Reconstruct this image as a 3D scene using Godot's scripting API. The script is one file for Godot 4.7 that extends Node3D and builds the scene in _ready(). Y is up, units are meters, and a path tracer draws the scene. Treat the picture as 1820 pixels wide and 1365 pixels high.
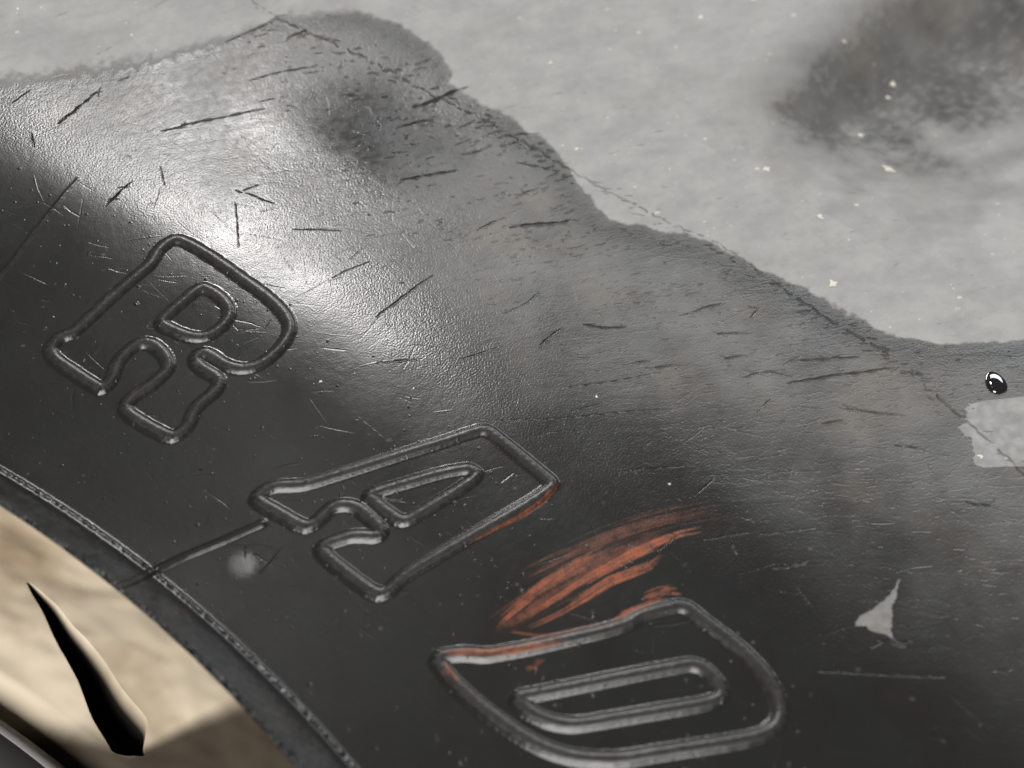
extends Node3D
# A worn tyre sidewall seen close up: embossed outline letters, dust, cracks and rubbed paint.

const RUBBER := 0.009
const ROUGH := 0.225
const FILM := 0.25
const WAVE := 0.0010
const HOLLOW := 0.06
const BULGE := -0.007

const DASH_TO_PX := Vector2(-19.5509, 21.7958)
# places on the sidewall: angle (radians), radius (bead radii)
const R_OUT = [0.2538, 1.3099, 0.2562, 1.3019, 0.2567, 1.2919, 0.2548, 1.2850, 0.2538, 1.2754, 0.2560, 1.2615, 0.2577, 1.2472, 0.2597, 1.2311, 0.2606, 1.2161, 0.2619, 1.2042, 0.2627, 1.1963, 0.2645, 1.1921, 0.2683, 1.1883, 0.2694, 1.1809, 0.2680, 1.1730, 0.2586, 1.1690, 0.2406, 1.1675, 0.2169, 1.1656, 0.2143, 1.1688, 0.2144, 1.1764, 0.2176, 1.1840, 0.2202, 1.1902, 0.2208, 1.1986, 0.2198, 1.2073, 0.2166, 1.2155, 0.2084, 1.2180, 0.1982, 1.2158, 0.1893, 1.2108, 0.1863, 1.2048, 0.1867, 1.1966, 0.1883, 1.1877, 0.1921, 1.1755, 0.1929, 1.1663, 0.1906, 1.1621, 0.1831, 1.1604, 0.1657, 1.1606, 0.1478, 1.1625, 0.1450, 1.1673, 0.1435, 1.1759, 0.1464, 1.1835, 0.1488, 1.1896, 0.1491, 1.1952, 0.1477, 1.2041, 0.1468, 1.2117, 0.1485, 1.2186, 0.1539, 1.2218, 0.1614, 1.2214, 0.1700, 1.2214, 0.1763, 1.2240, 0.1766, 1.2300, 0.1743, 1.2337, 0.1662, 1.2344, 0.1588, 1.2336, 0.1509, 1.2346, 0.1421, 1.2388, 0.1363, 1.2470, 0.1329, 1.2608, 0.1331, 1.2762, 0.1367, 1.2892, 0.1443, 1.2969, 0.1553, 1.3019, 0.1732, 1.3062, 0.1928, 1.3082, 0.2184, 1.3120, 0.2391, 1.3136, 0.2508, 1.3128, 0.2538, 1.3099]
const R_IN = [0.2100, 1.2826, 0.1998, 1.2836, 0.1886, 1.2807, 0.1810, 1.2752, 0.1779, 1.2653, 0.1788, 1.2536, 0.1824, 1.2446, 0.1890, 1.2398, 0.1988, 1.2370, 0.2083, 1.2362, 0.2156, 1.2357, 0.2169, 1.2411, 0.2150, 1.2597, 0.2128, 1.2782, 0.2100, 1.2826]
const A_OUT = [-0.0189, 1.3110, -0.0138, 1.3007, -0.0072, 1.2856, 0.0037, 1.2645, 0.0147, 1.2439, 0.0259, 1.2238, 0.0374, 1.2043, 0.0453, 1.1916, 0.0525, 1.1847, 0.0604, 1.1785, 0.0647, 1.1706, 0.0663, 1.1618, 0.0599, 1.1612, 0.0445, 1.1634, 0.0237, 1.1662, 0.0199, 1.1724, 0.0192, 1.1800, 0.0196, 1.1877, 0.0168, 1.1941, 0.0117, 1.1990, 0.0048, 1.2019, -0.0066, 1.2020, -0.0184, 1.2006, -0.0215, 1.1978, -0.0188, 1.1929, -0.0119, 1.1880, -0.0058, 1.1821, -0.0015, 1.1744, 0.0028, 1.1668, 0.0034, 1.1614, -0.0072, 1.1606, -0.0260, 1.1613, -0.0492, 1.1635, -0.0533, 1.1692, -0.0538, 1.1755, -0.0533, 1.1809, -0.0543, 1.1877, -0.0584, 1.2035, -0.0666, 1.2355, -0.0745, 1.2668, -0.0787, 1.2860, -0.0818, 1.3048, -0.0814, 1.3129, -0.0769, 1.3138, -0.0682, 1.3138, -0.0485, 1.3142, -0.0340, 1.3146, -0.0232, 1.3148, -0.0189, 1.3110]
const A_IN = [-0.0388, 1.2798, -0.0331, 1.2790, -0.0288, 1.2742, -0.0191, 1.2590, -0.0081, 1.2389, 0.0026, 1.2208, 0.0059, 1.2127, 0.0011, 1.2127, -0.0120, 1.2129, -0.0244, 1.2138, -0.0286, 1.2196, -0.0317, 1.2331, -0.0359, 1.2499, -0.0394, 1.2677, -0.0404, 1.2767, -0.0388, 1.2798]
const D_OUT = [-0.1913, 1.3056, -0.1853, 1.2929, -0.1799, 1.2797, -0.1791, 1.2699, -0.1716, 1.2530, -0.1603, 1.2322, -0.1488, 1.2116, -0.1378, 1.1946, -0.1313, 1.1850, -0.1223, 1.1779, -0.1156, 1.1705, -0.1093, 1.1607, -0.1165, 1.1588, -0.1327, 1.1581, -0.1515, 1.1598, -0.1735, 1.1639, -0.1930, 1.1699, -0.2091, 1.1788, -0.2212, 1.1893, -0.2337, 1.2046, -0.2436, 1.2223, -0.2633, 1.2578, -0.2741, 1.2803, -0.2765, 1.2933, -0.2730, 1.3039, -0.2649, 1.3103, -0.2536, 1.3147, -0.2413, 1.3158, -0.2271, 1.3147, -0.2110, 1.3115, -0.2014, 1.3106, -0.1952, 1.3096, -0.1913, 1.3056]
const D_IN = [-0.2210, 1.2814, -0.2095, 1.2596, -0.1959, 1.2343, -0.1818, 1.2094, -0.1701, 1.1900, -0.1636, 1.1799, -0.1708, 1.1797, -0.1801, 1.1821, -0.1893, 1.1865, -0.1978, 1.1934, -0.2037, 1.2008, -0.2129, 1.2163, -0.2268, 1.2403, -0.2401, 1.2648, -0.2447, 1.2755, -0.2449, 1.2824, -0.2398, 1.2855, -0.2323, 1.2865, -0.2255, 1.2853, -0.2210, 1.2814]
const RIB = [0.0774, 1.0389, 0.0840, 1.0747, 0.0735, 1.0994, 0.0603, 1.1250, 0.0533, 1.1403, 0.0485, 1.1501]
const SEAM = [0.3380, 1.1702, 0.3381, 1.2114, 0.3390, 1.2343, 0.3407, 1.2589, 0.3417, 1.2834, 0.3425, 1.3044, 0.3426, 1.3248]
const SHOULDER = [0.3678, 1.6409, 0.3210, 1.6243, 0.2888, 1.6242, 0.2573, 1.6264, 0.2305, 1.6294, 0.2013, 1.6267, 0.1666, 1.6270, 0.1499, 1.6275, 0.1299, 1.6246, 0.0883, 1.6191, 0.0709, 1.6178, 0.0423, 1.6157, -0.0008, 1.6214, -0.0401, 1.6334, -0.0673, 1.6309, -0.0860, 1.6283, -0.1231, 1.6256, -0.1475, 1.6283, -0.1641, 1.6304, -0.1927, 1.6241, -0.2233, 1.6189, -0.2527, 1.6116, -0.2949, 1.6007]
const DUST = [0.4851, 1.3461, 0.4575, 1.3758, 0.4411, 1.3954, 0.4235, 1.4131, 0.4117, 1.4349, 0.3864, 1.4671, 0.3692, 1.4887, 0.3529, 1.5240, 0.3367, 1.5611, 0.3227, 1.6054, 0.3184, 1.6295, 0.3051, 1.6425, 0.2886, 1.6718, 0.2687, 1.6927, 0.2420, 1.6954, 0.2216, 1.6904, 0.2044, 1.6818, 0.1919, 1.6676, 0.1878, 1.6549, 0.1732, 1.6499, 0.1530, 1.6464, 0.1284, 1.6435, 0.1147, 1.6385, 0.1010, 1.6393, 0.0829, 1.6240, 0.0700, 1.6135, 0.0530, 1.5982, 0.0295, 1.5873, 0.0137, 1.5929, -0.0066, 1.6084, -0.0268, 1.6235, -0.0409, 1.6315, -0.0633, 1.6301, -0.0791, 1.6333, -0.0958, 1.6437, -0.1072, 1.6463, -0.1248, 1.6436, -0.1466, 1.6492, -0.1631, 1.6569, -0.1838, 1.6814, -0.1963, 1.7067, -0.2120, 1.7423, -0.2309, 1.7980]
const PATCH = [-0.2171, 1.6361, -0.2240, 1.6547, -0.2345, 1.6818, -0.2491, 1.7160, -0.2776, 1.6420, -0.2616, 1.6151, -0.2466, 1.5851, -0.2405, 1.5890, -0.2386, 1.5990, -0.2279, 1.6068, -0.2242, 1.6093, -0.2225, 1.6250]
const SPLASH = [-0.2634, 1.3955, -0.2629, 1.4035, -0.2643, 1.4110, -0.2652, 1.4262, -0.2636, 1.4424, -0.2617, 1.4505, -0.2629, 1.4526, -0.2649, 1.4447, -0.2679, 1.4348, -0.2704, 1.4278, -0.2750, 1.4210, -0.2789, 1.4117, -0.2834, 1.4080, -0.2785, 1.4066, -0.2725, 1.4004, -0.2681, 1.4000, -0.2655, 1.3947]
const CRACKS = [
	[2.6, [0.3851, 1.3730, 0.3835, 1.3895, 0.3829, 1.4112, 0.3810, 1.4290]],
	[1.6, [0.3233, 1.4153, 0.3126, 1.4359, 0.2950, 1.4671, 0.2769, 1.4983]],
	[1, [0.2832, 1.5048, 0.2764, 1.5177]],
	[1.2, [0.3011, 1.5239, 0.2881, 1.5548, 0.2704, 1.5868]],
	[1.8, [0.3355, 1.5581, 0.3302, 1.5786, 0.3227, 1.6054, 0.3188, 1.6245]],
	[1.6, [0.3029, 1.6039, 0.2990, 1.6149, 0.2967, 1.6267]],
	[1.5, [0.3117, 1.3157, 0.3114, 1.3316, 0.3100, 1.3475]],
	[2.4, [0.1963, 1.5979, 0.1872, 1.6210, 0.1831, 1.6397, 0.1747, 1.6597]],
	[1.8, [0.1913, 1.5670, 0.1863, 1.5803, 0.1800, 1.5930]],
	[2.6, [0.1604, 1.4973, 0.1489, 1.5198, 0.1344, 1.5444]],
	[1.2, [0.2186, 1.5895, 0.2142, 1.5979]],
	[2.6, [0.0748, 1.5104, 0.0629, 1.5296, 0.0465, 1.5570]],
	[1.4, [0.0904, 1.4866, 0.0874, 1.5023, 0.0824, 1.5189]],
	[1.4, [0.1072, 1.5917, 0.0954, 1.5991, 0.0849, 1.6039]],
	[1.4, [0.1277, 1.6195, 0.1083, 1.6457]],
	[1.2, [0.1246, 1.6013, 0.1143, 1.6265]],
	[1.6, [0.1381, 1.5763, 0.1323, 1.5866]],
	[1.3, [0.1585, 1.5400, 0.1554, 1.5487]],
	[1.5, [0.0865, 1.5588, 0.0826, 1.5687]],
	[1.1, [0.1921, 1.3801, 0.1652, 1.4063]],
	[1.3, [0.0960, 1.3428, 0.0929, 1.3795, 0.0889, 1.4150]],
	[1.2, [0.0722, 1.3052, 0.0622, 1.3163, 0.0508, 1.3291]],
	[1.6, [-0.0044, 1.4120, -0.0041, 1.4266, -0.0066, 1.4432]],
	[2.2, [-0.0143, 1.4592, -0.0287, 1.4713, -0.0368, 1.4863]],
	[1.6, [-0.0587, 1.4592, -0.0637, 1.4667]],
	[1.6, [-0.0686, 1.4620, -0.0789, 1.4804]],
	[1, [-0.0220, 1.3249, -0.0533, 1.3656, -0.0762, 1.4049, -0.0999, 1.4429]],
	[1.2, [-0.0536, 1.3764, -0.0636, 1.4009]],
	[1.2, [-0.1076, 1.3624, -0.1187, 1.3812, -0.1312, 1.4013]],
	[1.8, [-0.1283, 1.5581, -0.1425, 1.5851, -0.1558, 1.6095]],
	[2, [-0.1369, 1.5347, -0.1467, 1.5589, -0.1625, 1.5946, -0.1743, 1.6212]],
	[1.6, [-0.1147, 1.5113, -0.1218, 1.5327, -0.1328, 1.5447]],
	[1.8, [-0.1730, 1.5509, -0.1847, 1.5638, -0.1942, 1.5770]],
	[1.4, [-0.1695, 1.5214, -0.1768, 1.5392]],
	[1.5, [-0.1789, 1.6195, -0.1917, 1.6389]],
	[2, [-0.2071, 1.5498, -0.2165, 1.5622]],
	[1.5, [-0.0578, 1.5327, -0.0639, 1.5527, -0.0708, 1.5704]],
	[1.8, [-0.0830, 1.5365, -0.0934, 1.5535]],
	[1.4, [-0.0905, 1.5731, -0.0898, 1.5856]],
	[1.2, [-0.0838, 1.5846, -0.0902, 1.5893]],
	[1.2, [-0.1376, 1.4901, -0.1372, 1.5111]],
	[1.6, [-0.0967, 1.5140, -0.1049, 1.5322]],
	[2.2, [-0.2554, 1.5468, -0.2611, 1.5538, -0.2655, 1.5595]],
	[1.6, [-0.2149, 1.3872, -0.2210, 1.4030]],
	[1.6, [-0.2782, 1.3974, -0.2842, 1.4066, -0.2895, 1.4168]],
	[0.8, [-0.1926, 1.3979, -0.2025, 1.4166, -0.2117, 1.4363]],
	[0.8, [-0.1794, 1.3777, -0.1924, 1.3710]],
	[0.8, [-0.2692, 1.3438, -0.2907, 1.3771, -0.3130, 1.4142]],
	[1.3, [-0.3254, 1.4454, -0.3307, 1.4578]],
	[1, [0.1241, 1.7028, 0.1193, 1.7145]],
	[1, [0.1097, 1.7257, 0.1061, 1.7346]],
	[0.8, [0.1337, 1.6622, 0.1316, 1.6685]],
	[0.9, [0.0983, 1.6839, 0.0953, 1.6940]],
	[0.9, [0.0821, 1.7315, 0.0786, 1.7404]],
	[1, [0.0531, 1.7206, 0.0434, 1.7427]],
	[0.9, [0.0560, 1.6872, 0.0471, 1.7050]],
	[0.9, [0.4441, 1.4998, 0.4392, 1.5141]],
	[0.9, [0.4020, 1.4722, 0.3967, 1.4905]],
	[0.9, [0.3939, 1.5640, 0.3902, 1.5828]],
	[0.8, [0.3540, 1.5904, 0.3514, 1.5998]],
	[1.1, [0.4220, 1.3735, 0.4188, 1.3986]],
	[1, [0.3955, 1.3515, 0.3850, 1.3373]],
	[0.9, [0.3033, 1.3766, 0.2898, 1.3579]],
	[1.1, [0.2470, 1.3897, 0.2410, 1.3892]],
	[1.4, [0.2419, 1.3927, 0.2363, 1.4074]],
	[1.4, [0.2391, 1.3919, 0.2288, 1.3935, 0.2174, 1.3965]],
	[0.8, [0.2399, 1.3767, 0.2118, 1.3344]],
	[0.9, [-0.0033, 1.2193, -0.0173, 1.2273]],
	[0.9, [0.1422, 1.3542, 0.1377, 1.3715, 0.1302, 1.3924]],
	[1, [0.0277, 1.3546, 0.0221, 1.3692, 0.0152, 1.3856]],
	[1, [0.0306, 1.4198, 0.0251, 1.4400, 0.0240, 1.4640]],
	[1, [-0.0375, 1.3907, -0.0559, 1.4232, -0.0727, 1.4588]],
	[1.4, [-0.1589, 1.3270, -0.1599, 1.3366, -0.1611, 1.3513]],
	[0.8, [-0.1728, 1.3606, -0.1878, 1.3919]],
	[1.2, [-0.1426, 1.3126, -0.1479, 1.3180]],
	[1, [-0.1495, 1.3862, -0.1501, 1.3997, -0.1495, 1.4117]],
]
const RUBS = [
	[8, 0.85, [-0.1206, 1.2019, -0.1241, 1.2381, -0.1295, 1.2738, -0.1387, 1.3064]],
	[6, 0.7, [-0.1213, 1.2104, -0.1235, 1.2467, -0.1306, 1.2850]],
	[7, 0.95, [-0.1255, 1.2032, -0.1349, 1.2390, -0.1411, 1.2756, -0.1490, 1.3121, -0.1593, 1.3473, -0.1676, 1.3657]],
	[5, 0.9, [-0.1435, 1.2693, -0.1497, 1.3031, -0.1579, 1.3361]],
	[6, 0.85, [-0.1342, 1.2102, -0.1447, 1.2407, -0.1485, 1.2583, -0.1527, 1.2844, -0.1622, 1.3137, -0.1628, 1.3273]],
	[20, 0.28, [-0.1235, 1.2027, -0.1292, 1.2403, -0.1430, 1.2935, -0.1583, 1.3488]],
	[9, 0.5, [-0.1225, 1.2145, -0.1272, 1.2538, -0.1366, 1.2987]],
	[15, 0.24, [-0.1103, 1.2321, -0.1206, 1.2686, -0.1328, 1.3098, -0.1479, 1.3513, -0.1654, 1.3907]],
	[20, 0.2, [-0.1213, 1.2076, -0.1286, 1.2465, -0.1393, 1.2922, -0.1541, 1.3416]],
	[8, 0.5, [-0.1744, 1.2896, -0.1797, 1.3065, -0.1861, 1.3149]],
	[5, 0.75, [-0.1701, 1.2578, -0.1736, 1.2733, -0.1774, 1.2859, -0.1831, 1.3020]],
	[4, 0.6, [-0.1325, 1.2067, -0.1473, 1.2205, -0.1595, 1.2397, -0.1691, 1.2590]],
	[6, 0.8, [-0.1107, 1.1619, -0.1230, 1.1769, -0.1403, 1.1960, -0.1544, 1.2184, -0.1618, 1.2317]],
	[5, 0.55, [-0.1152, 1.1611, -0.1237, 1.1608, -0.1321, 1.1604]],
	[4, 0.4, [-0.1560, 1.1984, -0.1576, 1.2045, -0.1587, 1.2112]],
	[3, 0.45, [-0.0830, 1.3154, -0.0850, 1.3095, -0.0852, 1.2930, -0.0820, 1.2721, -0.0756, 1.2496, -0.0702, 1.2323]],
]
const FLAKES = [
	[-0.1106, 1.6678, 0.01242],
	[-0.0749, 1.9235, 0.01829],
	[0.0917, 1.2653, 0.00362],
	[-0.0578, 1.4042, 0.00364],
	[0.0070, 2.0880, 0.00786],
	[-0.0317, 2.1211, 0.01237],
	[-0.0364, 2.0911, 0.01038],
	[-0.0239, 1.7685, 0.01105],
	[-0.0730, 1.7411, 0.00931],
	[-0.1331, 1.3801, 0.00297],
	[0.0375, 1.3063, 0.00256],
	[-0.2426, 1.5956, 0.00624],
	[-0.0431, 1.9797, 0.01120],
]
const DROP = [-0.2196, 1.6753]
const POLISHED_SHADED = [0.2047, 1.5163, -0.1331, 1.3801, 0.1421, 1.5058]
const LIP = [0.0201, 1.8017, 0.0208, 1.8703, 0.0174, 1.9446, 0.0130, 2.0536, 0.0089, 2.1764, 0.0061, 2.2820]
const PIN = [0.0369, 1.1194]
const UNIT := 0.25            # metres per bead radius
const BASE := 0.26            # height of the upper bead above the floor
const TH_A := -0.44
const TH_B := 0.58
const NU := 940
const NV := 600
const TW := 2048
const TH := 1536
# slope of the sidewall against the radius, from the bead to the crown
const SLOPE := [[0.95, -0.7], [1.034, -0.7], [1.067, -0.5], [1.0745, -0.3], [1.0785, 0.44], [1.11, 0.5], [1.18, 0.555], [1.24, 0.55], [1.30, 0.49], [1.352, 0.42], [1.42, 0.405], [1.48, 0.45], [1.56, 0.45], [1.8, 0.43], [2.2, 0.40], [2.6, 0.25], [3.2, 0.0]]

var rng := RandomNumberGenerator.new()
var height := PackedFloat32Array()      # grid of the modelled sidewall, metres / UNIT
var owner_of := PackedByteArray()
var row_r := PackedFloat32Array()
var relief := PackedFloat32Array()      # fine relief, millimetres
var rust := PackedFloat32Array()
var cut := PackedFloat32Array()
var scuff := PackedFloat32Array()


func _ready() -> void:
	rng.seed = 77
	# camera
	var cam := Camera3D.new()
	cam.name = "camera"
	cam.transform = Transform3D(Basis(Vector3(0.530984, 0.332617, 0.779373), Vector3(0.319903, 0.772999, -0.547846), Vector3(-0.784677, 0.540221, 0.304044)), Vector3(0.705747, 0.516687, 0.269474) * UNIT + Vector3(0, BASE, 0))
	cam.fov = 45.62
	cam.near = 0.01
	cam.far = 60.0
	add_child(cam)
	var eye := CameraAttributesPhysical.new()
	eye.frustum_focal_length = 28.533
	eye.frustum_near = 0.01
	eye.frustum_far = 60.0
	eye.frustum_focus_distance = 0.215
	eye.exposure_aperture = 8.5
	cam.attributes = eye
	# dim surroundings of the workshop, no sky in view
	var env := Environment.new()
	env.background_mode = Environment.BG_COLOR
	env.background_color = Color(0.12, 0.12, 0.125)
	env.tonemap_mode = Environment.TONE_MAPPER_LINEAR
	env.tonemap_exposure = 0.50
	env.sdfgi_enabled = true
	env.ssao_enabled = true
	env.ssil_enabled = true
	var around := WorldEnvironment.new()
	around.name = "surroundings"
	around.environment = env
	add_child(around)
	# area lamps out of view; the one behind is added as fill
	lamp("far_panel", 18, 55, 2.6, Vector2(1.8, 0.7), 7.5, Color(0.97, 0.985, 1.0))
	lamp("side_lamp", 81, 60, 2.0, Vector2(0.30, 0.28), 5.0, Color(1.0, 0.99, 0.98))
	lamp("spot_lamp", 128, 62, 2.0, Vector2(0.10, 0.10), 0.09, Color(1.0, 0.99, 0.98))
	lamp("low_strip", 42, 17, 2.0, Vector2(1.9, 0.25), 10.0, Color(1.0, 0.99, 0.98))
	lamp("back_fill", 198, 31, 2.2, Vector2(1.1, 1.0), 14.5, Color(1.0, 0.99, 0.975))  # added behind the camera to brighten the dust and the lining
	# workshop floor
	var floor_ := MeshInstance3D.new()
	floor_.name = "floor"
	var sheet := PlaneMesh.new()
	sheet.size = Vector2(30, 30)
	floor_.mesh = sheet
	var fm := StandardMaterial3D.new()
	fm.albedo_color = Color(0.30, 0.30, 0.29)
	fm.roughness = 0.9
	floor_.material_override = fm
	floor_.set_meta("kind", "structure")
	add_child(floor_)
	build_tyre()
	build_drop()
	build_flakes()


func prof(q: float) -> float:
	var z := 0.0
	for i in SLOPE.size() - 1:
		var a: float = SLOPE[i][0]
		var b: float = SLOPE[i + 1][0]
		var sa: float = SLOPE[i][1]
		var sb: float = SLOPE[i + 1][1]
		if q <= b:
			var t := maxf(q - a, 0.0)
			return z + sa * t + 0.5 * (sb - sa) / (b - a) * t * t
		z += (sa + sb) * 0.5 * (b - a)
	return z


func r_of(v: float) -> float:
	return 1.031 + 0.66 * v + 0.76 * v * v * v


func v_of(r: float) -> float:
	var v := clampf((r - 1.031) / 1.2, -0.1, 1.2)
	for k in 8:
		v -= (r_of(v) - r) / (0.66 + 2.28 * v * v)
	return v


func place(th: float, r: float, z: float) -> Vector3:
	return Vector3(r * cos(th) * UNIT, BASE + z * UNIT, -r * sin(th) * UNIT)


func sky_dir(azimuth: float, elevation: float) -> Vector3:
	var a := deg_to_rad(azimuth)
	var e := deg_to_rad(elevation)
	return Vector3(cos(e) * cos(a), sin(e), -cos(e) * sin(a))


func tag(o: Node, label: String, category: String, group := "") -> void:
	o.set_meta("label", label)
	o.set_meta("category", category)
	if group != "":
		o.set_meta("group", group)


# ------------------------------------------------------------------ relief stamps
func pairs(flat: Array) -> PackedVector2Array:
	var p := PackedVector2Array()
	for i in range(0, flat.size(), 2):
		p.append(Vector2(flat[i], flat[i + 1]))
	return p


func rounded(p: PackedVector2Array, steps: int) -> PackedVector2Array:      # corner cutting
	for s in steps:
		var q := PackedVector2Array([p[0]])
		for i in p.size() - 1:
			q.append(p[i].lerp(p[i + 1], 0.25))
			q.append(p[i].lerp(p[i + 1], 0.75))
		q.append(p[-1])
		p = q
	return p


func ridge(p: PackedVector2Array, half: float, tall: float, id: int, sharp := 0.3, wob := 0.0) -> void:
	var best := {}
	for s in p.size() - 1:
		var rm := (p[s].y + p[s + 1].y) * 0.5
		var k := Vector2(rm, 1.0)
		var a := p[s] * k
		var b := p[s + 1] * k
		var i0 := int((minf(p[s].x, p[s + 1].x) - half * 1.2 - TH_A) / (TH_B - TH_A) * NU)
		var i1 := int((maxf(p[s].x, p[s + 1].x) + half * 1.2 - TH_A) / (TH_B - TH_A) * NU) + 1
		var j0 := int(v_of(minf(a.y, b.y) - half * 1.2) * NV)
		var j1 := int(v_of(maxf(a.y, b.y) + half * 1.2) * NV) + 1
		var ab := b - a
		var l2 := maxf(ab.length_squared(), 1e-9)
		for j in range(maxi(j0, 0), mini(j1, NV) + 1):
			for i in range(maxi(i0, 0), mini(i1, NU) + 1):
				var x := Vector2((TH_A + (TH_B - TH_A) * i / NU) * rm, row_r[j])
				var d := (x - a - ab * clampf((x - a).dot(ab) / l2, 0.0, 1.0)).length()
				if d < half:
					var n := j * (NU + 1) + i
					if d < best.get(n, 9.0):
						best[n] = d
	for n in best:
		var t: float = best[n] / half
		var up := tall * (1.0 - pow(t, 2.3)) * smoothstep(1.02, 0.90, t)
		if wob > 0.0:
			up *= 1.0 + wob * (rng.randf() - 0.5)
		height[n] += up
		if t < 0.97:
			owner_of[n] = id


func to_px(p: Vector2) -> Vector2:
	return Vector2((p.x - TH_A) / (TH_B - TH_A) * TW, v_of(p.y) * TH)


func stroke(into: PackedFloat32Array, p: PackedVector2Array, w0: float, amount: float, taper := true, lip := 0.0, rough := 0.0, fade := false) -> void:
	var total := 0.0
	for i in p.size() - 1:
		total += p[i].distance_to(p[i + 1])
	var run := 0.0
	for s in p.size() - 1:
		var a := p[s]
		var b := p[s + 1]
		var ab := b - a
		var l := maxf(ab.length(), 1e-4)
		var nrm := Vector2(-ab.y, ab.x) / l
		var reach := w0 * 2.2 + 1.5
		for y in range(maxi(int(minf(a.y, b.y) - reach), 0), mini(int(maxf(a.y, b.y) + reach) + 1, TH - 1)):
			for x in range(maxi(int(minf(a.x, b.x) - reach), 0), mini(int(maxf(a.x, b.x) + reach) + 1, TW - 1)):
				var q := Vector2(x, y) - a
				var t := q.dot(ab) / (l * l)
				if t < 0.0 or t > 1.0:
					continue
				var along := (run + t * l) / maxf(total, 1.0)
				var w := w0 * (sqrt(maxf(0.02, 4.0 * along * (1.0 - along))) if taper else 1.0)
				if rough > 0.0:
					w *= 1.0 + rough * sin(along * total * 0.35 + w0 * 40.0) * 0.5 + rough * sin(along * total * 0.11 + a.x) * 0.5
				var d := q.dot(nrm)
				var n := y * TW + x
				var e := absf(d) / maxf(w, 0.6)
				if e < 1.0:
					var v := amount * (1.0 - e * e) * minf(1.0, w / 0.6) * (sqrt(4.0 * along * (1.0 - along)) if fade else 1.0)
					if amount < 0.0:
						into[n] = minf(into[n], v)
					else:
						into[n] = maxf(into[n], v)
				elif lip > 0.0 and d > 0.0 and e < 2.2:
					into[n] += lip * (1.0 - absf(e - 1.6) / 0.6)
		run += l


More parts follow.
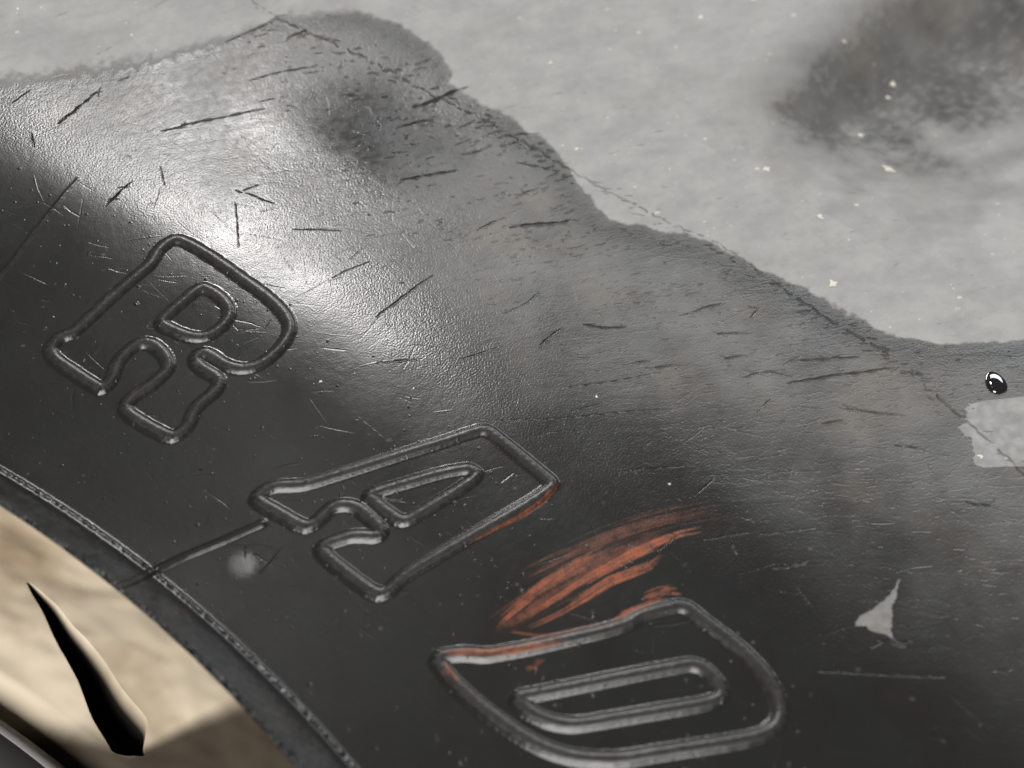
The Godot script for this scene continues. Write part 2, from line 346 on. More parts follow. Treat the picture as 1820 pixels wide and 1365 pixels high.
func fine_relief() -> void:
	relief.resize(TW * TH)
	cut.resize(TW * TH)
	rust.resize(TW * TH)
	# traced cracks and scratches
	for c in CRACKS:
		var w: float = c[0]
		var flat: Array = c[1]
		var p := pairs(flat)
		var q := PackedVector2Array()
		for i in p.size():
			q.append(to_px(p[i]))
		q = rounded(q, 1)
		var jit := PackedVector2Array([q[0]])
		for i in q.size() - 1:
			var n := maxi(1, int(q[i].distance_to(q[i + 1]) / 7.0))
			for k in n:
				jit.append(q[i].lerp(q[i + 1], (k + 1.0) / n) + Vector2(rng.randf_range(-1, 1), rng.randf_range(-1, 1)) * (0.4 + 0.3 * w))
		stroke(relief, jit, w * 0.55, -0.45 * w, true, 0.07 * w, 0.9)
		if w > 0.85:
			stroke(cut, jit, w * 0.42, minf(1.0, 0.45 * w), true, 0.0, 0.9)
		if w > 1.4:
			for k in 4:      # torn side branches
				var s := jit[rng.randi_range(0, jit.size() - 1)] + Vector2(rng.randf_range(-2.5, 2.5), rng.randf_range(-2.5, 2.5))
				var d := (jit[-1] - jit[0]).normalized().rotated(rng.randfn(0.0, 0.35)) * rng.randf_range(4, 15)
				var e := PackedVector2Array([s - d, s, s + d.rotated(0.2)])
				stroke(relief, e, 0.75, -0.2, true, 0.04)
				stroke(cut, e, 0.6, 0.6)
	# the shoulder mould line, broken and crumbling
	var sh := pairs(SHOULDER)
	var line := PackedVector2Array()
	for i in sh.size() - 1:
		var a := to_px(sh[i])
		var b := to_px(sh[i + 1])
		var n := maxi(1, int(a.distance_to(b) / 6.0))
		for k in n:
			line.append(a.lerp(b, float(k) / n) + Vector2(rng.randf_range(-1.3, 1.3), rng.randf_range(-1.8, 1.8)))
	for i in line.size() - 1:
		if rng.randf() < 0.8:
			var w := rng.randf_range(0.7, 1.6)
			stroke(relief, PackedVector2Array([line[i], line[i + 1]]), w, -0.25 * w, false, 0.04)
			stroke(cut, PackedVector2Array([line[i], line[i + 1]]), w * 0.8, 0.55, false)
		if rng.randf() < 0.45:
			var s := line[i] + Vector2(rng.randf_range(-18, 10), rng.randf_range(-16, 8))
			var d := Vector2(-1.0, 0.55).rotated(rng.randf_range(-0.3, 0.3)) * rng.randf_range(4, 13)
			stroke(relief, PackedVector2Array([s, s + d]), rng.randf_range(0.6, 1.4), -0.25, true, 0.03)
			stroke(cut, PackedVector2Array([s, s + d]), rng.randf_range(0.6, 1.2), 0.5)
	# weather cracklets that all run one way over the outer sidewall
	var course := DASH_TO_PX.normalized()
	var drift := FastNoiseLite.new()
	drift.seed = 9
	drift.frequency = 0.012
	drift.fractal_octaves = 3
	for k in 13000:
		var th := rng.randf_range(TH_A, TH_B)
		var r := 1.33 + 0.5 * pow(rng.randf(), 0.8)
		var edge := 1.34 + 0.10 * smoothstep(0.0, 0.3, th) + 0.4 * maxf(0.0, -th - 0.05)
		if r < edge or rng.randf() > smoothstep(edge, edge + 0.16, r) * (1.0 - 0.65 * smoothstep(1.55, 1.8, r)) * (1.0 - 0.75 * smoothstep(0.16, 0.34, th)):
			continue
		var s := to_px(Vector2(th, r))
		if drift.get_noise_2d(s.x, s.y) + rng.randfn(0.0, 0.12) + 0.12 * smoothstep(0.05, -0.1, th) < 0.02:
			continue
		var d := course.rotated(rng.randfn(0.0, 0.2)) * (2.0 - 5.0 * log(maxf(rng.randf(), 0.01)))
		var w := 0.5 + 0.7 * pow(rng.randf(), 2.0)
		stroke(relief, PackedVector2Array([s, s + d * 0.5 + Vector2(rng.randf_range(-1, 1), rng.randf_range(-1, 1)), s + d]), w, -rng.randf_range(0.04, 0.2), true, 0.06)
		if rng.randf() < 0.07:
			stroke(cut, PackedVector2Array([s, s + d]), w * 0.6, rng.randf_range(0.3, 0.7))
	# hairline scratches over the polished part
	for k in 520:
		var s := to_px(Vector2(rng.randf_range(-0.35, 0.5), rng.randf_range(1.12, 1.62)))
		var a := rng.randfn(0.35, 0.55) if rng.randf() < 0.75 else rng.randf_range(0, PI)
		var d := course.rotated(a) * rng.randf_range(8, 60)
		stroke(relief, PackedVector2Array([s, s + d * 0.5 + Vector2(rng.randf_range(-2, 2), rng.randf_range(-2, 2)), s + d]), rng.randf_range(0.5, 0.8), rng.randf_range(-0.05, -0.015) if rng.randf() < 0.6 else rng.randf_range(0.015, 0.04))
	# moulding pimples and stuck grit
	for k in 900:
		var s := to_px(Vector2(rng.randf_range(-0.42, 0.5), rng.randf_range(1.04, 1.31)))
		var w := rng.randf_range(0.7, 1.5) if k > 40 else rng.randf_range(1.8, 3.2)
		stroke(relief, PackedVector2Array([s, s + Vector2(rng.randf_range(0.5, 2), rng.randf_range(-1, 1)) * w]), w, rng.randf_range(0.05, 0.14) * w, false)
	# the crests of the letters are scuffed matt
	scuff.resize(TW * TH)
	for outline in [R_OUT, R_IN, A_OUT, A_IN, D_OUT, D_IN]:
		var p := PackedVector2Array()
		for q in rounded(pairs(outline), 1):
			p.append(to_px(q))
		stroke(scuff, p, 10.0, 1.0, false, 0.0, 0.15)
	# orange paint rubbed off onto the rubber
	for b in RUBS:
		var w: float = b[0]
		var alpha: float = b[1]
		var flat: Array = b[2]
		var p := PackedVector2Array()
		for q in pairs(flat):
			p.append(to_px(q))
		for h in int(w * 2.8) + 3:
			var off := Vector2(rng.randfn(0, 0.42), rng.randfn(0, 0.42)) * w
			var t0 := rng.randf_range(0.0, 0.55)
			var t1 := minf(1.0, t0 + rng.randf_range(0.25, 0.8))
			var q := PackedVector2Array()
			for m in 9:
				var t := lerpf(t0, t1, m / 8.0) * (p.size() - 1)
				var i := mini(int(t), p.size() - 2)
				q.append(p[i].lerp(p[i + 1], t - i) + off)
			stroke(rust, q, rng.randf_range(0.6, 2.0), alpha * pow(rng.randf_range(0.35, 1.0), 1.6), true, 0.0, 0.0, true)


func noise_bytes(kind: int, freq: float, octaves: int, seed_: int) -> PackedByteArray:
	var n := FastNoiseLite.new()
	n.noise_type = kind as FastNoiseLite.NoiseType
	n.seed = seed_
	n.frequency = freq
	n.fractal_octaves = octaves
	n.fractal_type = FastNoiseLite.FRACTAL_FBM if octaves > 1 else FastNoiseLite.FRACTAL_NONE
	return n.get_image(TW, TH).get_data()


func polygon_mask(into: PackedFloat32Array, flat: Array, jitter: PackedByteArray, ragged: float, most := 1.0) -> void:
	var p := PackedVector2Array()
	for q in pairs(flat):
		p.append(to_px(q))
	var box := Rect2(p[0], Vector2.ZERO)
	for q in p:
		box = box.expand(q)
	box = box.grow(4)
	for y in range(maxi(0, int(box.position.y)), mini(TH, int(box.end.y))):
		for x in range(maxi(0, int(box.position.x)), mini(TW, int(box.end.x))):
			var k := (jitter[y * TW + x] - 128) * ragged
			var hits := 0
			for s in 4:
				if Geometry2D.is_point_in_polygon(Vector2(x + k + 0.5 * (s % 2), y - k + 0.25 * s), p):
					hits += 1
			into[y * TW + x] = maxf(into[y * TW + x], most * hits / 4.0)


func rubber_material() -> StandardMaterial3D:
	fine_relief()
	var grain := noise_bytes(FastNoiseLite.TYPE_SIMPLEX_SMOOTH, 0.33, 2, 3)
	var mid := noise_bytes(FastNoiseLite.TYPE_SIMPLEX, 0.05, 4, 5)
	var low := noise_bytes(FastNoiseLite.TYPE_SIMPLEX, 0.006, 4, 8)
	var smear := noise_bytes(FastNoiseLite.TYPE_SIMPLEX, 0.012, 5, 21)
	var weave := FastNoiseLite.new()
	weave.seed = 41
	weave.frequency = 0.045
	weave.fractal_octaves = 3
	var fold := weave.get_seamless_image(512, 512).get_data()
	var grits := PackedFloat32Array()
	grits.resize(TW * TH)
	for k in 3600:
		var s := Vector2(rng.randf() * TW, rng.randf() * TH)
		var w := 0.7 + 2.2 * pow(rng.randf(), 5.0)
		stroke(grits, PackedVector2Array([s, s + DASH_TO_PX.normalized() * rng.randf_range(0.5, 2.5) * w]), w, rng.randf_range(0.3, 1.0), false)
	for k in 900:      # pale crumbs and painted glints along the bead toe and the flange ring
		var s := to_px(Vector2(rng.randf_range(TH_A, TH_B), rng.randf_range(1.0335, 1.041) if k % 3 else 1.0766 + rng.randfn(0.0, 0.0008)))
		var w := rng.randf_range(0.5, 1.3)
		stroke(grits, PackedVector2Array([s, s + Vector2(rng.randf_range(-2, 2), 0.6)]), w, rng.randf_range(0.4, 1.0), false)
	var along := DASH_TO_PX.normalized()
	# dust edge: the row where the dry dust starts, for each column
	var edge := PackedFloat32Array()
	edge.resize(TW)
	edge.fill(TH * 0.55)
	var dp := PackedVector2Array()
	for q in pairs(DUST):
		dp.append(to_px(q))
	for s in dp.size() - 1:
		var a := dp[s]
		var b := dp[s + 1]
		for x in range(maxi(0, int(minf(a.x, b.x))), mini(TW - 1, int(maxf(a.x, b.x)) + 1)):
			edge[x] = lerpf(a.y, b.y, clampf((x - a.x) / (b.x - a.x), 0.0, 1.0)) if absf(b.x - a.x) > 0.01 else a.y
	for x in range(0, int(dp[-1].x)):
		edge[x] = dp[-1].y
	for x in range(int(dp[0].x), TW):
		edge[x] = dp[0].y
	var patches := PackedFloat32Array()
	patches.resize(TW * TH)
	polygon_mask(patches, PATCH, mid, 0.04)
	polygon_mask(patches, SPLASH, mid, 0.016, 0.62)
	var pol := pairs(POLISHED_SHADED)
	var lip := pairs(LIP)
	var pin := to_px(Vector2(PIN[0], PIN[1]))
	var color := PackedByteArray()
	color.resize(TW * TH * 3)
	var rough := PackedByteArray()
	rough.resize(TW * TH)
	var pol_px := PackedVector2Array()
	for q in pol:
		pol_px.append(to_px(q))
	for y in TH:
		var r := r_of((y + 0.5) / TH)
		for x in TW:
			var n := y * TW + x
			var turn := maxf(0.0, -0.03 - (TH_A + (TH_B - TH_A) * x / TW))
			var zone := smoothstep(1.30 + 0.25 * turn, 1.52 + 0.5 * turn, r)
			var g := grain[n] / 255.0 - 0.5
			var m := mid[n] / 255.0 - 0.5
			var l := low[n] / 255.0 - 0.5
			var sm := smear[n] / 255.0 - 0.5
			var fu := (x * along.x + y * along.y) * 0.22 + 4096.0
			var fw := int(y * along.x - x * along.y + 4096.0) & 511
			var f0 := int(fu)
			var fv := lerpf(fold[fw * 512 + (f0 & 511)], fold[fw * 512 + ((f0 + 1) & 511)], fu - f0) / 255.0 - 0.5
			var left := smoothstep(0.24, 0.36, TH_A + (TH_B - TH_A) * x / TW)
			var hollow_dark := 0.0  # how far the dust colour is darkened across the hollow
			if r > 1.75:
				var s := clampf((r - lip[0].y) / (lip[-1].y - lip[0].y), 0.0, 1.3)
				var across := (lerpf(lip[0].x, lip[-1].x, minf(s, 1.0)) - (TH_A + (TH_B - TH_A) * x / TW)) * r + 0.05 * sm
				hollow_dark = 0.84 * smoothstep(1.74, 2.0, r + 0.2 * l) * smoothstep(-0.06, 0.06, across) * (1.0 - smoothstep(0.05, 0.38 + 1.3 * maxf(0.0, r - 2.05), across + 0.12 * l + 0.1 * sm)) * (1.0 + 0.5 * m)
			var d := y - edge[x] + m * 5.0 + sm * 9.0 + left * m * 20.0
			var soft := lerpf(3.0, 26.0, left)
			var dust := smoothstep(-soft, soft, d)
			var wet := 1.0 - 0.75 * exp(-pow((d + 18.0) / 22.0, 2.0))
			var film := FILM * zone * wet * clampf(1.0 + 0.55 * sm + 0.6 * l, 0.2, 2.0)
			var q0 := Vector2(x, y) - pol_px[0]
			var q1 := Vector2(x, y) - pol_px[1]
			film *= 1.0 - 0.93 * exp(-(q0.x * q0.x / 32000.0 + q0.y * q0.y / 22000.0))  # glossy patch; dark gap between reflections also put into the colour
			var polish := exp(-(q0.x * q0.x / 30000.0 + q0.y * q0.y / 22000.0))
			film *= 1.0 - 0.8 * exp(-(q1.x * q1.x / 20000.0 + q1.y * q1.y / 3500.0))  # second dark reflection, painted by thinning the film
			dust = maxf(dust * clampf(0.93 + 0.10 * sm + 0.08 * l + 0.12 * m + 0.13 * fv + 0.10 * g, 0.0, 1.0) * (1.0 - hollow_dark), patches[n] * (0.8 + 0.4 * m))
			film = maxf(film, 0.09 * smoothstep(1.072, 1.062, r) * (0.6 + sm + m))  # bead strip painted lighter, as if lit
			film = maxf(film, sqrt(scuff[n]) * clampf(0.035 + 0.05 * m + 0.10 * g, 0.0, 0.2))
			var cover := maxf(dust, film) * (1.0 - cut[n])
			var o := clampf(rust[n] * (0.85 + 1.6 * g + 0.9 * m), 0.0, 1.0)
			var speck := grits[n] * (0.10 + 0.9 * dust + 0.9 * smoothstep(1.044, 1.040, r) + 0.5 * smoothstep(0.003, 0.001, absf(r - 1.0766))) * clampf(0.6 + 2.0 * l + sm, 0.1, 1.0)
			var crease := smoothstep(0.05, 0.0, absf(fv)) * smoothstep(1.36, 1.44, r)
			# linear base colours: carbon black rubber, grey road dust, orange paint, pale grit
			var cr := lerpf(RUBBER, 0.238 + 0.03 * sm, cover)
			var cg := lerpf(RUBBER * 0.97, 0.237 + 0.03 * sm, cover)
			var cb := lerpf(RUBBER * 0.95, 0.233 + 0.027 * sm, cover)
			var earth := (1.0 - dust) * clampf(0.35 + 1.6 * low[(n + 700 * TW) % (TW * TH)] / 255.0 - 0.8, 0.0, 1.0)
			cg *= 1.0 - 0.09 * earth
			cb *= 1.0 - 0.20 * earth
			cr = lerpf(cr, 0.29, o)
			cg = lerpf(cg, 0.062, o)
			cb = lerpf(cb, 0.014, o)
			cr = lerpf(cr, 0.60, speck)
			cg = lerpf(cg, 0.57, speck)
			cb = lerpf(cb, 0.50, speck)
			color[n * 3] = int(255.0 * pow(clampf(cr, 0, 1), 0.4545))
			color[n * 3 + 1] = int(255.0 * pow(clampf(cg, 0, 1), 0.4545))
			color[n * 3 + 2] = int(255.0 * pow(clampf(cb, 0, 1), 0.4545))
			rough[n] = int(255.0 * clampf(lerpf(ROUGH + 0.10 * zone * (1.0 - polish) - 0.04 * polish + 0.06 * l + lerpf(0.02, 0.10, zone) * m, 0.92, maxf(maxf(maxf(dust, hollow_dark), cover * 0.55), o * 0.8)) + cut[n] * 0.5, 0.15, 1.0))
			rough[n] = int(maxf(rough[n], minf(1.0, scuff[n] * 2.0) * 84.0))
			var bump := g * lerpf(0.036, 0.022, dust) * lerpf(0.4, 1.7, smoothstep(1.30, 1.37, r)) + m * 0.022 * lerpf(0.5, 1.2, zone) + (0.045 * fv - 0.022 * crease) * smoothstep(1.34, 1.44, r) * (1.0 - 0.1 * dust)
			var mark := Vector2(x, y).distance_to(pin) / 30.0
			if mark < 1.0:
				var even := 1.0 - smoothstep(0.35, 1.0, mark)
				rough[n] = int(lerpf(rough[n], 18.0, even))
				bump *= 1.0 - 0.9 * even
			bump *= 1.0 - 0.5 * polish
			if speck > 0.1:
				bump += 0.05
			relief[n] += bump
	var mat := StandardMaterial3D.new()
	mat.resource_name = "worn rubber"
	mat.albedo_texture = ImageTexture.create_from_image(Image.create_from_data(TW, TH, false, Image.FORMAT_RGB8, color))
	mat.roughness_texture = ImageTexture.create_from_image(Image.create_from_data(TW, TH, false, Image.FORMAT_R8, rough))
	mat.roughness_texture_channel = BaseMaterial3D.TEXTURE_CHANNEL_RED
	mat.roughness = 1.0
	mat.metallic_specular = 0.38
	mat.heightmap_enabled = true
	mat.heightmap_scale = 0.1
	mat.heightmap_texture = ImageTexture.create_from_image(Image.create_from_data(TW, TH, false, Image.FORMAT_RF, relief.to_byte_array()))
	mat.texture_repeat = false
	return mat


# ------------------------------------------------------------------ revolved pieces of the tyre
func lathe(profile: PackedVector2Array, a0: float, a1: float, steps: int, m: Material, called: String, parent: Node, colors := PackedColorArray()) -> MeshInstance3D:
	var st := SurfaceTool.new()
	st.begin(Mesh.PRIMITIVE_TRIANGLES)
	for i in steps + 1:
		var a := lerpf(a0, a1, float(i) / steps)
		for j in profile.size():
			if colors.size() > 0:
				st.set_color(colors[j])
			st.set_uv(Vector2(a, j * 0.1))
			st.add_vertex(place(a, profile[j].x, profile[j].y))
	var w := profile.size()
	for i in steps:
		for j in w - 1:
			var k := i * w + j
			for q in [k, k + 1, k + w, k + 1, k + w + 1, k + w]:
				st.add_index(q)
	st.generate_normals()
	var o := MeshInstance3D.new()
	o.name = called
	o.mesh = st.commit()
	o.material_override = m
	parent.add_child(o, true)
	return o


func plain_rubber(rough := 0.5, tint := 0.03) -> StandardMaterial3D:
	var m := StandardMaterial3D.new()
	m.albedo_color = Color(tint, tint * 0.98, tint * 0.96).linear_to_srgb()
	m.roughness = rough
	return m


func build_tyre() -> void:
	var tyre := Node3D.new()
	tyre.name = "tyre"
	add_child(tyre)
	tag(tyre, "worn black rubber tyre lying flat with raised outline letters on its dusty sidewall", "tyre")
	# the grid of the sidewall in view
	row_r.resize(NV + 1)
	for j in NV + 1:
		row_r[j] = r_of(float(j) / NV)
	var count := (NU + 1) * (NV + 1)
	height.resize(count)
	owner_of.resize(count)
	var wave := FastNoiseLite.new()
	wave.seed = 17
	wave.frequency = 1.0
	wave.fractal_octaves = 2
	var grit := FastNoiseLite.new()
	grit.seed = 4
	grit.frequency = 140.0
	grit.fractal_octaves = 2
	var lip := pairs(LIP)
	for j in NV + 1:
		var r := row_r[j]
		var z := prof(r)
		for i in NU + 1:
			var th := TH_A + (TH_B - TH_A) * i / NU
			var n := j * (NU + 1) + i
			var fade := smoothstep(0.0, 0.06, minf(th - TH_A, TH_B - th)) * smoothstep(0.0, 0.2, 2.45 - r)
			var h := z + fade * WAVE * wave.get_noise_2d(th * 5.0, r * 4.0) * smoothstep(1.1, 1.4, r)
			h += BULGE * exp(-pow((r - 1.59) / 0.075, 2.0) - pow((th - 0.19) / 0.075, 2.0))
			# rubbed and broken edge of the bead and the thin flange ring beside it
			var ring := absf(r - 1.0766) / 0.0023
			if ring < 1.0:
				h += 0.0016 * (1.0 - ring * ring) * (1.0 + 0.5 * grit.get_noise_2d(th * 1.5, 0.5))
				owner_of[n] = 4
			if r < 1.0395:
				h += 0.006 * maxf(0.0, grit.get_noise_2d(th * 1.1, r * 2.0) - 0.10) * smoothstep(1.0395, 1.036, r)
				owner_of[n] = 7
			if r > 1.62:
				owner_of[n] = 6
			# hollow in the far shoulder: a steep lip on one side, a slow rise on the other
			if r > 1.7:
				var s := clampf((r - lip[0].y) / (lip[-1].y - lip[0].y), 0.0, 1.3)
				var at := lerpf(lip[0].x, lip[-1].x, minf(s, 1.0))
				var x := (at - th) * r
				var deep := HOLLOW * smoothstep(1.72, 2.05, r) * smoothstep(2.45, 2.3, r)
				h -= fade * deep * smoothstep(-0.05, 0.10, x) * (1.0 - smoothstep(0.1, 0.6, x))
			height[n] = h
	ridge(rounded(pairs(R_OUT), 1), 0.0059, 0.0031, 1, 0.1, 0.09)
	ridge(rounded(pairs(R_IN), 1), 0.0057, 0.0030, 1, 0.1, 0.09)
	ridge(rounded(pairs(A_OUT), 1), 0.0059, 0.0031, 2, 0.1, 0.09)
	ridge(rounded(pairs(A_IN), 1), 0.0057, 0.0030, 2, 0.1, 0.09)
	ridge(rounded(pairs(D_OUT), 1), 0.0059, 0.0031, 3, 0.1, 0.09)
	ridge(rounded(pairs(D_IN), 1), 0.0057, 0.0030, 3, 0.1, 0.09)
	ridge(pairs(RIB), 0.0036, 0.0022, 5, 0.1)
	ridge(pairs(SEAM), 0.0016, 0.0005, 8, 0.1, 0.5)
	var pos := PackedVector3Array()
	pos.resize(count)
	for j in NV + 1:
		for i in NU + 1:
			var n := j * (NU + 1) + i
			pos[n] = place(TH_A + (TH_B - TH_A) * i / NU, row_r[j], height[n])
	var nrm := PackedVector3Array()
	nrm.resize(count)
	for j in NV + 1:
		var ja := maxi(j - 1, 0) * (NU + 1)
		var jb := mini(j + 1, NV) * (NU + 1)
		for i in NU + 1:
			var n := j * (NU + 1)
			var du := pos[n + mini(i + 1, NU)] - pos[n + maxi(i - 1, 0)]
			var dv := pos[jb + i] - pos[ja + i]
			var c := dv.cross(du).normalized()
			nrm[n + i] = c if c.y > 0.0 else -c
	var quads: Array[PackedInt32Array] = []
	for k in 9:
		quads.append(PackedInt32Array())
	for j in NV:
		for i in NU:
			var n := j * (NU + 1) + i
			var id := maxi(maxi(owner_of[n], owner_of[n + 1]), maxi(owner_of[n + NU + 1], owner_of[n + NU + 2]))
			quads[id].append(n)
	var rubber := rubber_material()
	var names := ["sidewall", "raised_letter", "raised_letter", "raised_letter", "flange_ring", "radial_rib", "shoulder", "bead", "mould_seam"]
	var notes := {1: "raised outline letter R with an open counter", 2: "raised outline letter A with an open counter", 3: "raised outline letter D, its corner rubbed with orange paint", 6: "far shoulder under a film of dry grey dust"}
	for id in 9:
		var q := quads[id]
		var remap := PackedInt32Array()
		remap.resize(count)
		remap.fill(-1)
		var vs := PackedVector3Array()
		var ns := PackedVector3Array()
		var uvs := PackedVector2Array()
		var idx := PackedInt32Array()
		for n0 in q:
			for off in [0, 1, NU + 1, 1, NU + 2, NU + 1]:
				var n: int = n0 + off
				if remap[n] < 0:
					remap[n] = vs.size()
					vs.append(pos[n])
					ns.append(nrm[n])
					uvs.append(Vector2(float(n % (NU + 1)) / NU, float(n / (NU + 1)) / NV))
				idx.append(remap[n])
		var arr := []
		arr.resize(Mesh.ARRAY_MAX)
		arr[Mesh.ARRAY_VERTEX] = vs
		arr[Mesh.ARRAY_NORMAL] = ns
		arr[Mesh.ARRAY_TEX_UV] = uvs
		arr[Mesh.ARRAY_INDEX] = idx
		var me := ArrayMesh.new()
		me.add_surface_from_arrays(Mesh.PRIMITIVE_TRIANGLES, arr)
		var o := MeshInstance3D.new()
		o.name = names[id]
		o.mesh = me
		o.material_override = rubber
		if notes.has(id):
			o.set_meta("label", notes[id])
		tyre.add_child(o, true)
	# the rest of the ring, out of the picture
	var rest := PackedVector2Array()
	for k in 40:
		var r := r_of(k / 39.0)
		rest.append(Vector2(r, prof(r)))
	lathe(rest, TH_B, TAU + TH_A, 120, plain_rubber(0.5, 0.05), "sidewall", tyre)
	lathe(PackedVector2Array([Vector2(2.45, prof(2.45)), Vector2(2.6, prof(2.6)), Vector2(2.66, 0.52), Vector2(2.69, 0.42), Vector2(2.69, -0.78), Vector2(2.66, -0.9), Vector2(2.6, -0.95), Vector2(2.3, -0.93), Vector2(1.8, -0.75), Vector2(1.3, -0.53), Vector2(1.1, -0.43), Vector2(1.0, -0.40)]), 0.0, TAU, 160, plain_rubber(0.7, 0.06), "tread_band", tyre)
	# underside of the near bead
	lathe(PackedVector2Array([Vector2(1.031, prof(1.031) - 0.0004), Vector2(1.0335, prof(1.031) - 0.0035), Vector2(1.05, -0.078), Vector2(1.0765, -0.102), Vector2(1.12, -0.12), Vector2(1.18, -0.12)]), 0.0, TAU, 200, plain_rubber(0.6, 0.02), "bead_heel", tyre)
	build_inside(tyre)


func build_inside(tyre: Node3D) -> void:
	# tan inner lining of the lower sidewall, crown and underside, with a long dark gap in it
	var tone := FastNoiseLite.new()
	tone.seed = 31
	tone.frequency = 5.0
	tone.fractal_octaves = 4
	var lay := StandardMaterial3D.new()
	lay.vertex_color_use_as_albedo = true
	lay.roughness = 0.85
	var st := SurfaceTool.new()
	st.begin(Mesh.PRIMITIVE_TRIANGLES)
	var na := 520
	var nr := 300
	for i in na + 1:
		var th := lerpf(-0.2, 0.5, float(i) / na)
		var t := clampf((th - 0.083) / (0.275 - 0.083), 0.0, 1.0)
		var mid := lerpf(1.100, 1.178, t) - 0.005 * sin(t * PI) + 0.0010 * sin(t * 17.0)
		var half := maxf(0.0012, 0.0225 * pow(1.0 - t, 0.62) * smoothstep(0.07, 0.10, th))
		var gap := th > 0.075 and th < 0.275
		for j in nr + 1:
			var r := 0.0
			if j <= 100:
				r = lerpf(1.0, mid - half, j / 100.0)
			elif j <= 160:
				r = lerpf(mid - half, mid + half, (j - 100) / 60.0)
			else:
				r = lerpf(mid + half, 1.6, pow((j - 160) / 140.0, 1.3))
			var z := -0.36 + 0.06 * (r - 1.08) + 0.012 * tone.get_noise_2d(th * 0.7, r * 0.9)
			z -= 0.035 * (1.0 - smoothstep(1.03, 1.085, r))
			var inside := 0.0
			if gap and j > 100 and j < 160:
				inside = clampf(minf(j - 100, 160 - j) / 4.0, 0.0, 1.0)
			z -= minf(0.12, half * 8.0) * inside
			var shade_edge := 1.048 + 0.45 * maxf(0.0, 0.194 - th) + 2.0 * maxf(0.0, 0.08 - th) + 0.004 * tone.get_noise_2d(th * 2.0, 3.0)
			var tan_ := smoothstep(shade_edge - 0.012, shade_edge + lerpf(0.09, 0.016, smoothstep(0.02, 0.10, th)), r)
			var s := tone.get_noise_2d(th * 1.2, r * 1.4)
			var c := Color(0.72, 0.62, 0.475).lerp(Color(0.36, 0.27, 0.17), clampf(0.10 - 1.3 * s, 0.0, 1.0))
			c = Color(0.07, 0.052, 0.036).lerp(c, tan_)  # shade below the upper bead painted into the lining colour
			if inside > 0.0:
				c = Color(0.008, 0.007, 0.006)
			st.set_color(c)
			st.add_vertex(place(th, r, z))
	for i in na:
		for j in nr:
			var k := i * (nr + 1) + j
			for q in [k, k + 1, k + nr + 1, k + 1, k + nr + 2, k + nr + 1]:
				st.add_index(q)
	st.generate_normals()
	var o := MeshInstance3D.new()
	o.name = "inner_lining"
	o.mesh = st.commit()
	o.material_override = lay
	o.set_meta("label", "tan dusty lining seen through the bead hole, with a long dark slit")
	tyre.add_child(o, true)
	var tan_plain := StandardMaterial3D.new()
	tan_plain.albedo_color = Color(0.42, 0.32, 0.2).linear_to_srgb()
	tan_plain.roughness = 0.9
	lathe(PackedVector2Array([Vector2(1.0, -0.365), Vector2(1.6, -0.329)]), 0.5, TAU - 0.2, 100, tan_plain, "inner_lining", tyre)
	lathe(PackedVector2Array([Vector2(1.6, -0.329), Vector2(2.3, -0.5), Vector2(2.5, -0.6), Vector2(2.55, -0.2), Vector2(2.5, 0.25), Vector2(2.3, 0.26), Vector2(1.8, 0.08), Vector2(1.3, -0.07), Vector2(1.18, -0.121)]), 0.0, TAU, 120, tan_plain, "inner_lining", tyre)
	# lower bead with its pale scuffed ring
	var bead := PackedVector2Array()
	for k in 15:
		var a := lerpf(PI * 1.25, -PI * 0.02, k / 14.0)
		bead.append(Vector2(1.015 + 0.034 * cos(a), -0.372 + 0.028 * sin(a)))
	lathe(bead, 0.0, TAU, 240, plain_rubber(0.45, 0.045), "lower_bead", tyre)
	var ring := PackedVector2Array()
	for k in 9:
		var a := PI * k / 8.0
		ring.append(Vector2(1.033 + 0.0045 * cos(a), -0.349 + 0.004 * sin(a)))
	var pale := plain_rubber(0.55, 0.16)
	lathe(ring, 0.0, TAU, 240, pale, "scuffed_ring", tyre)


func surface_at(th: float, r: float) -> Vector3:
	var i := clampi(int(round((th - TH_A) / (TH_B - TH_A) * NU)), 0, NU)
	var j := clampi(int(round(v_of(r) * NV)), 0, NV)
	return place(th, r, height[j * (NU + 1) + i])


func normal_at(th: float, r: float) -> Vector3:
	var a := surface_at(th + 0.012, r) - surface_at(th - 0.012, r)
	var b := surface_at(th, r + 0.015) - surface_at(th, r - 0.015)
	var n := a.cross(b).normalized()
	return n if n.y > 0.0 else -n


func seat(o: Node3D, th: float, r: float, turn: float) -> void:
	var n := normal_at(th, r)
	var x := Vector3.RIGHT.rotated(Vector3.UP, turn)
	x = (x - n * x.dot(n)).normalized()
	o.transform = Transform3D(Basis(x, n, x.cross(n)), surface_at(th, r))


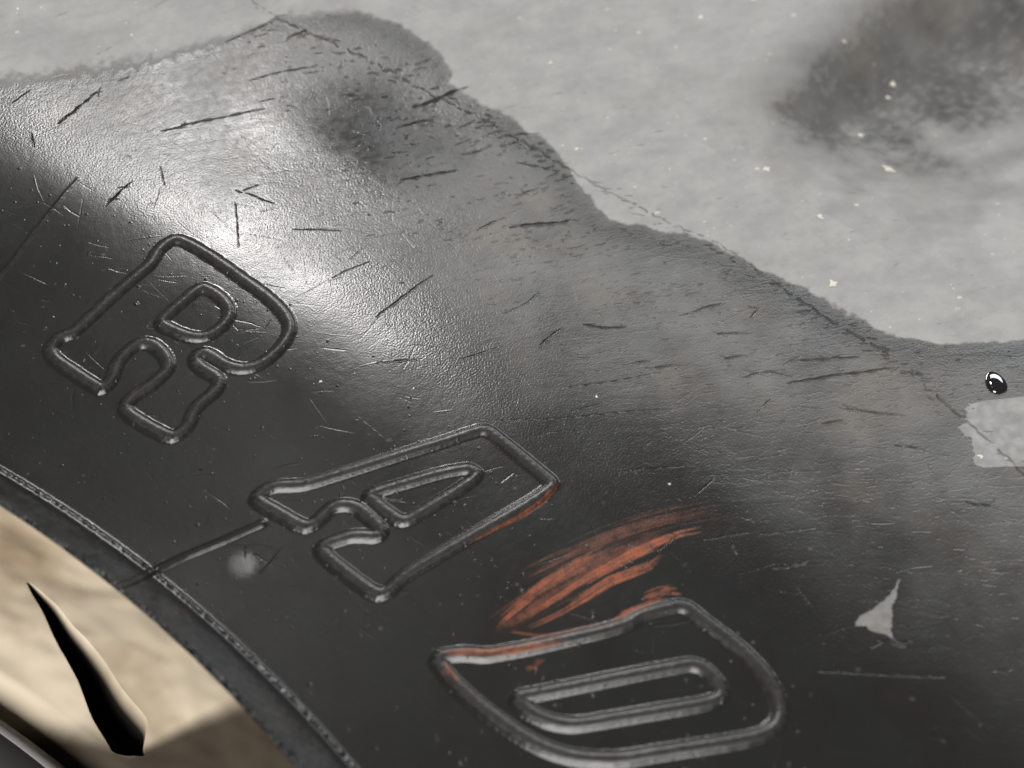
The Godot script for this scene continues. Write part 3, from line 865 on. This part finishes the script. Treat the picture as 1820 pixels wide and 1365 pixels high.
func build_drop() -> void:
	var st := SurfaceTool.new()
	st.begin(Mesh.PRIMITIVE_TRIANGLES)
	var na := 40
	var nr := 14
	for i in nr + 1:
		var t := float(i) / nr
		for k in na:
			var a := TAU * k / na
			var rr := 1.0 + 0.10 * cos(a + 0.6) + 0.05 * cos(3.0 * a + 1.0)
			var y := 0.0013 * pow(maxf(0.0, 1.0 - t * t * t), 0.6) - 0.00015
			st.add_vertex(Vector3(0.0037 * rr * t * cos(a), y, 0.0027 * rr * t * sin(a)))
	for i in nr:
		for k in na:
			var p := i * na + k
			var q := i * na + (k + 1) % na
			for v in [p, q, p + na, q, q + na, p + na]:
				st.add_index(v)
	st.generate_normals()
	var o := MeshInstance3D.new()
	o.name = "liquid_drop"
	o.mesh = st.commit()
	var m := StandardMaterial3D.new()
	m.albedo_color = Color(0.012, 0.012, 0.013).linear_to_srgb()
	m.roughness = 0.03
	m.clearcoat_enabled = true
	m.clearcoat = 1.0
	m.clearcoat_roughness = 0.02
	o.material_override = m
	add_child(o, true)
	tag(o, "single dark glossy drop of liquid on the grey shoulder above the pale patch", "drop")
	seat(o, DROP[0], DROP[1], 0.4)


func build_flakes() -> void:
	var words := [
		"pale cream ragged flake lying just past the shoulder line", "largest cream dried flake on the dusty far shoulder below the dark hollow", "tiny white crumb on the black rubber beside the right leg of the letter R",
		"small white crumb on the cracked grey rubber between the letter A and the shoulder line", "cream speck on the upper edge of the dark hollow", "white two armed crumb inside the dark hollow", "white crumb beside the two armed one in the hollow",
		"bleached flake in the dust left of the dark hollow's lower end", "thin cream flake in the dust near the shoulder line", "tiny grey crumb on the rubber right of the letter A", "tiny pale crumb on the black rubber just above the top corner of the letter A",
		"cream flake stuck on the pale patch at the picture's edge", "thin pale flake just below the dark hollow"]
	var m := StandardMaterial3D.new()
	m.albedo_color = Color(0.43, 0.41, 0.36).linear_to_srgb()
	m.roughness = 0.8
	for k in FLAKES.size():
		var f: Array = FLAKES[k]
		var size: float = f[2] * UNIT * 0.5
		var st := SurfaceTool.new()
		st.begin(Mesh.PRIMITIVE_TRIANGLES)
		var n := 11
		var tall := maxf(0.00012, size * 0.10)
		st.add_vertex(Vector3(0, tall * 1.4, 0))
		for ring in 3:
			for i in n:
				var a := TAU * i / n
				var rr: float = size * (0.55 + 0.45 * absf(sin(a * 1.5 + k)) + 0.25 * sin(a * 4.0 + k * 2.0)) * [0.6, 0.95, 1.0][ring]
				st.add_vertex(Vector3(rr * cos(a), [tall * (1.2 + 0.4 * sin(i * 2.3 + k)), tall * 0.9, -tall * 0.4][ring], rr * 0.75 * sin(a)))
		for i in n:
			var i2 := (i + 1) % n
			for v in [0, 1 + i, 1 + i2]:
				st.add_index(v)
			for ring in 2:
				var p := 1 + ring * n
				for v in [p + i, p + n + i, p + i2, p + i2, p + n + i, p + n + i2]:
					st.add_index(v)
		st.generate_normals()
		var o := MeshInstance3D.new()
		o.name = "dried_flake" if size > 0.001 else "dust_crumb"
		o.mesh = st.commit()
		o.material_override = m
		add_child(o, true)
		tag(o, words[k], "flake" if size > 0.001 else "crumb", "flakes and crumbs lying on the tyre")
		seat(o, f[0], f[1], k * 1.3)


func lamp(called: String, azimuth: float, elevation: float, far: float, size: Vector2, energy: float, tint: Color) -> void:
	var aim := Vector3(1.3 * UNIT, BASE, 0.0)
	var l := AreaLight3D.new()
	l.name = called
	l.area_size = size
	l.light_energy = energy
	l.light_color = tint
	l.shadow_enabled = true
	l.area_range = 12.0
	var at := aim + sky_dir(azimuth, elevation) * far
	l.transform = Transform3D(Basis.looking_at(aim - at, Vector3.UP if elevation < 85.0 else Vector3.RIGHT), at)
	add_child(l)
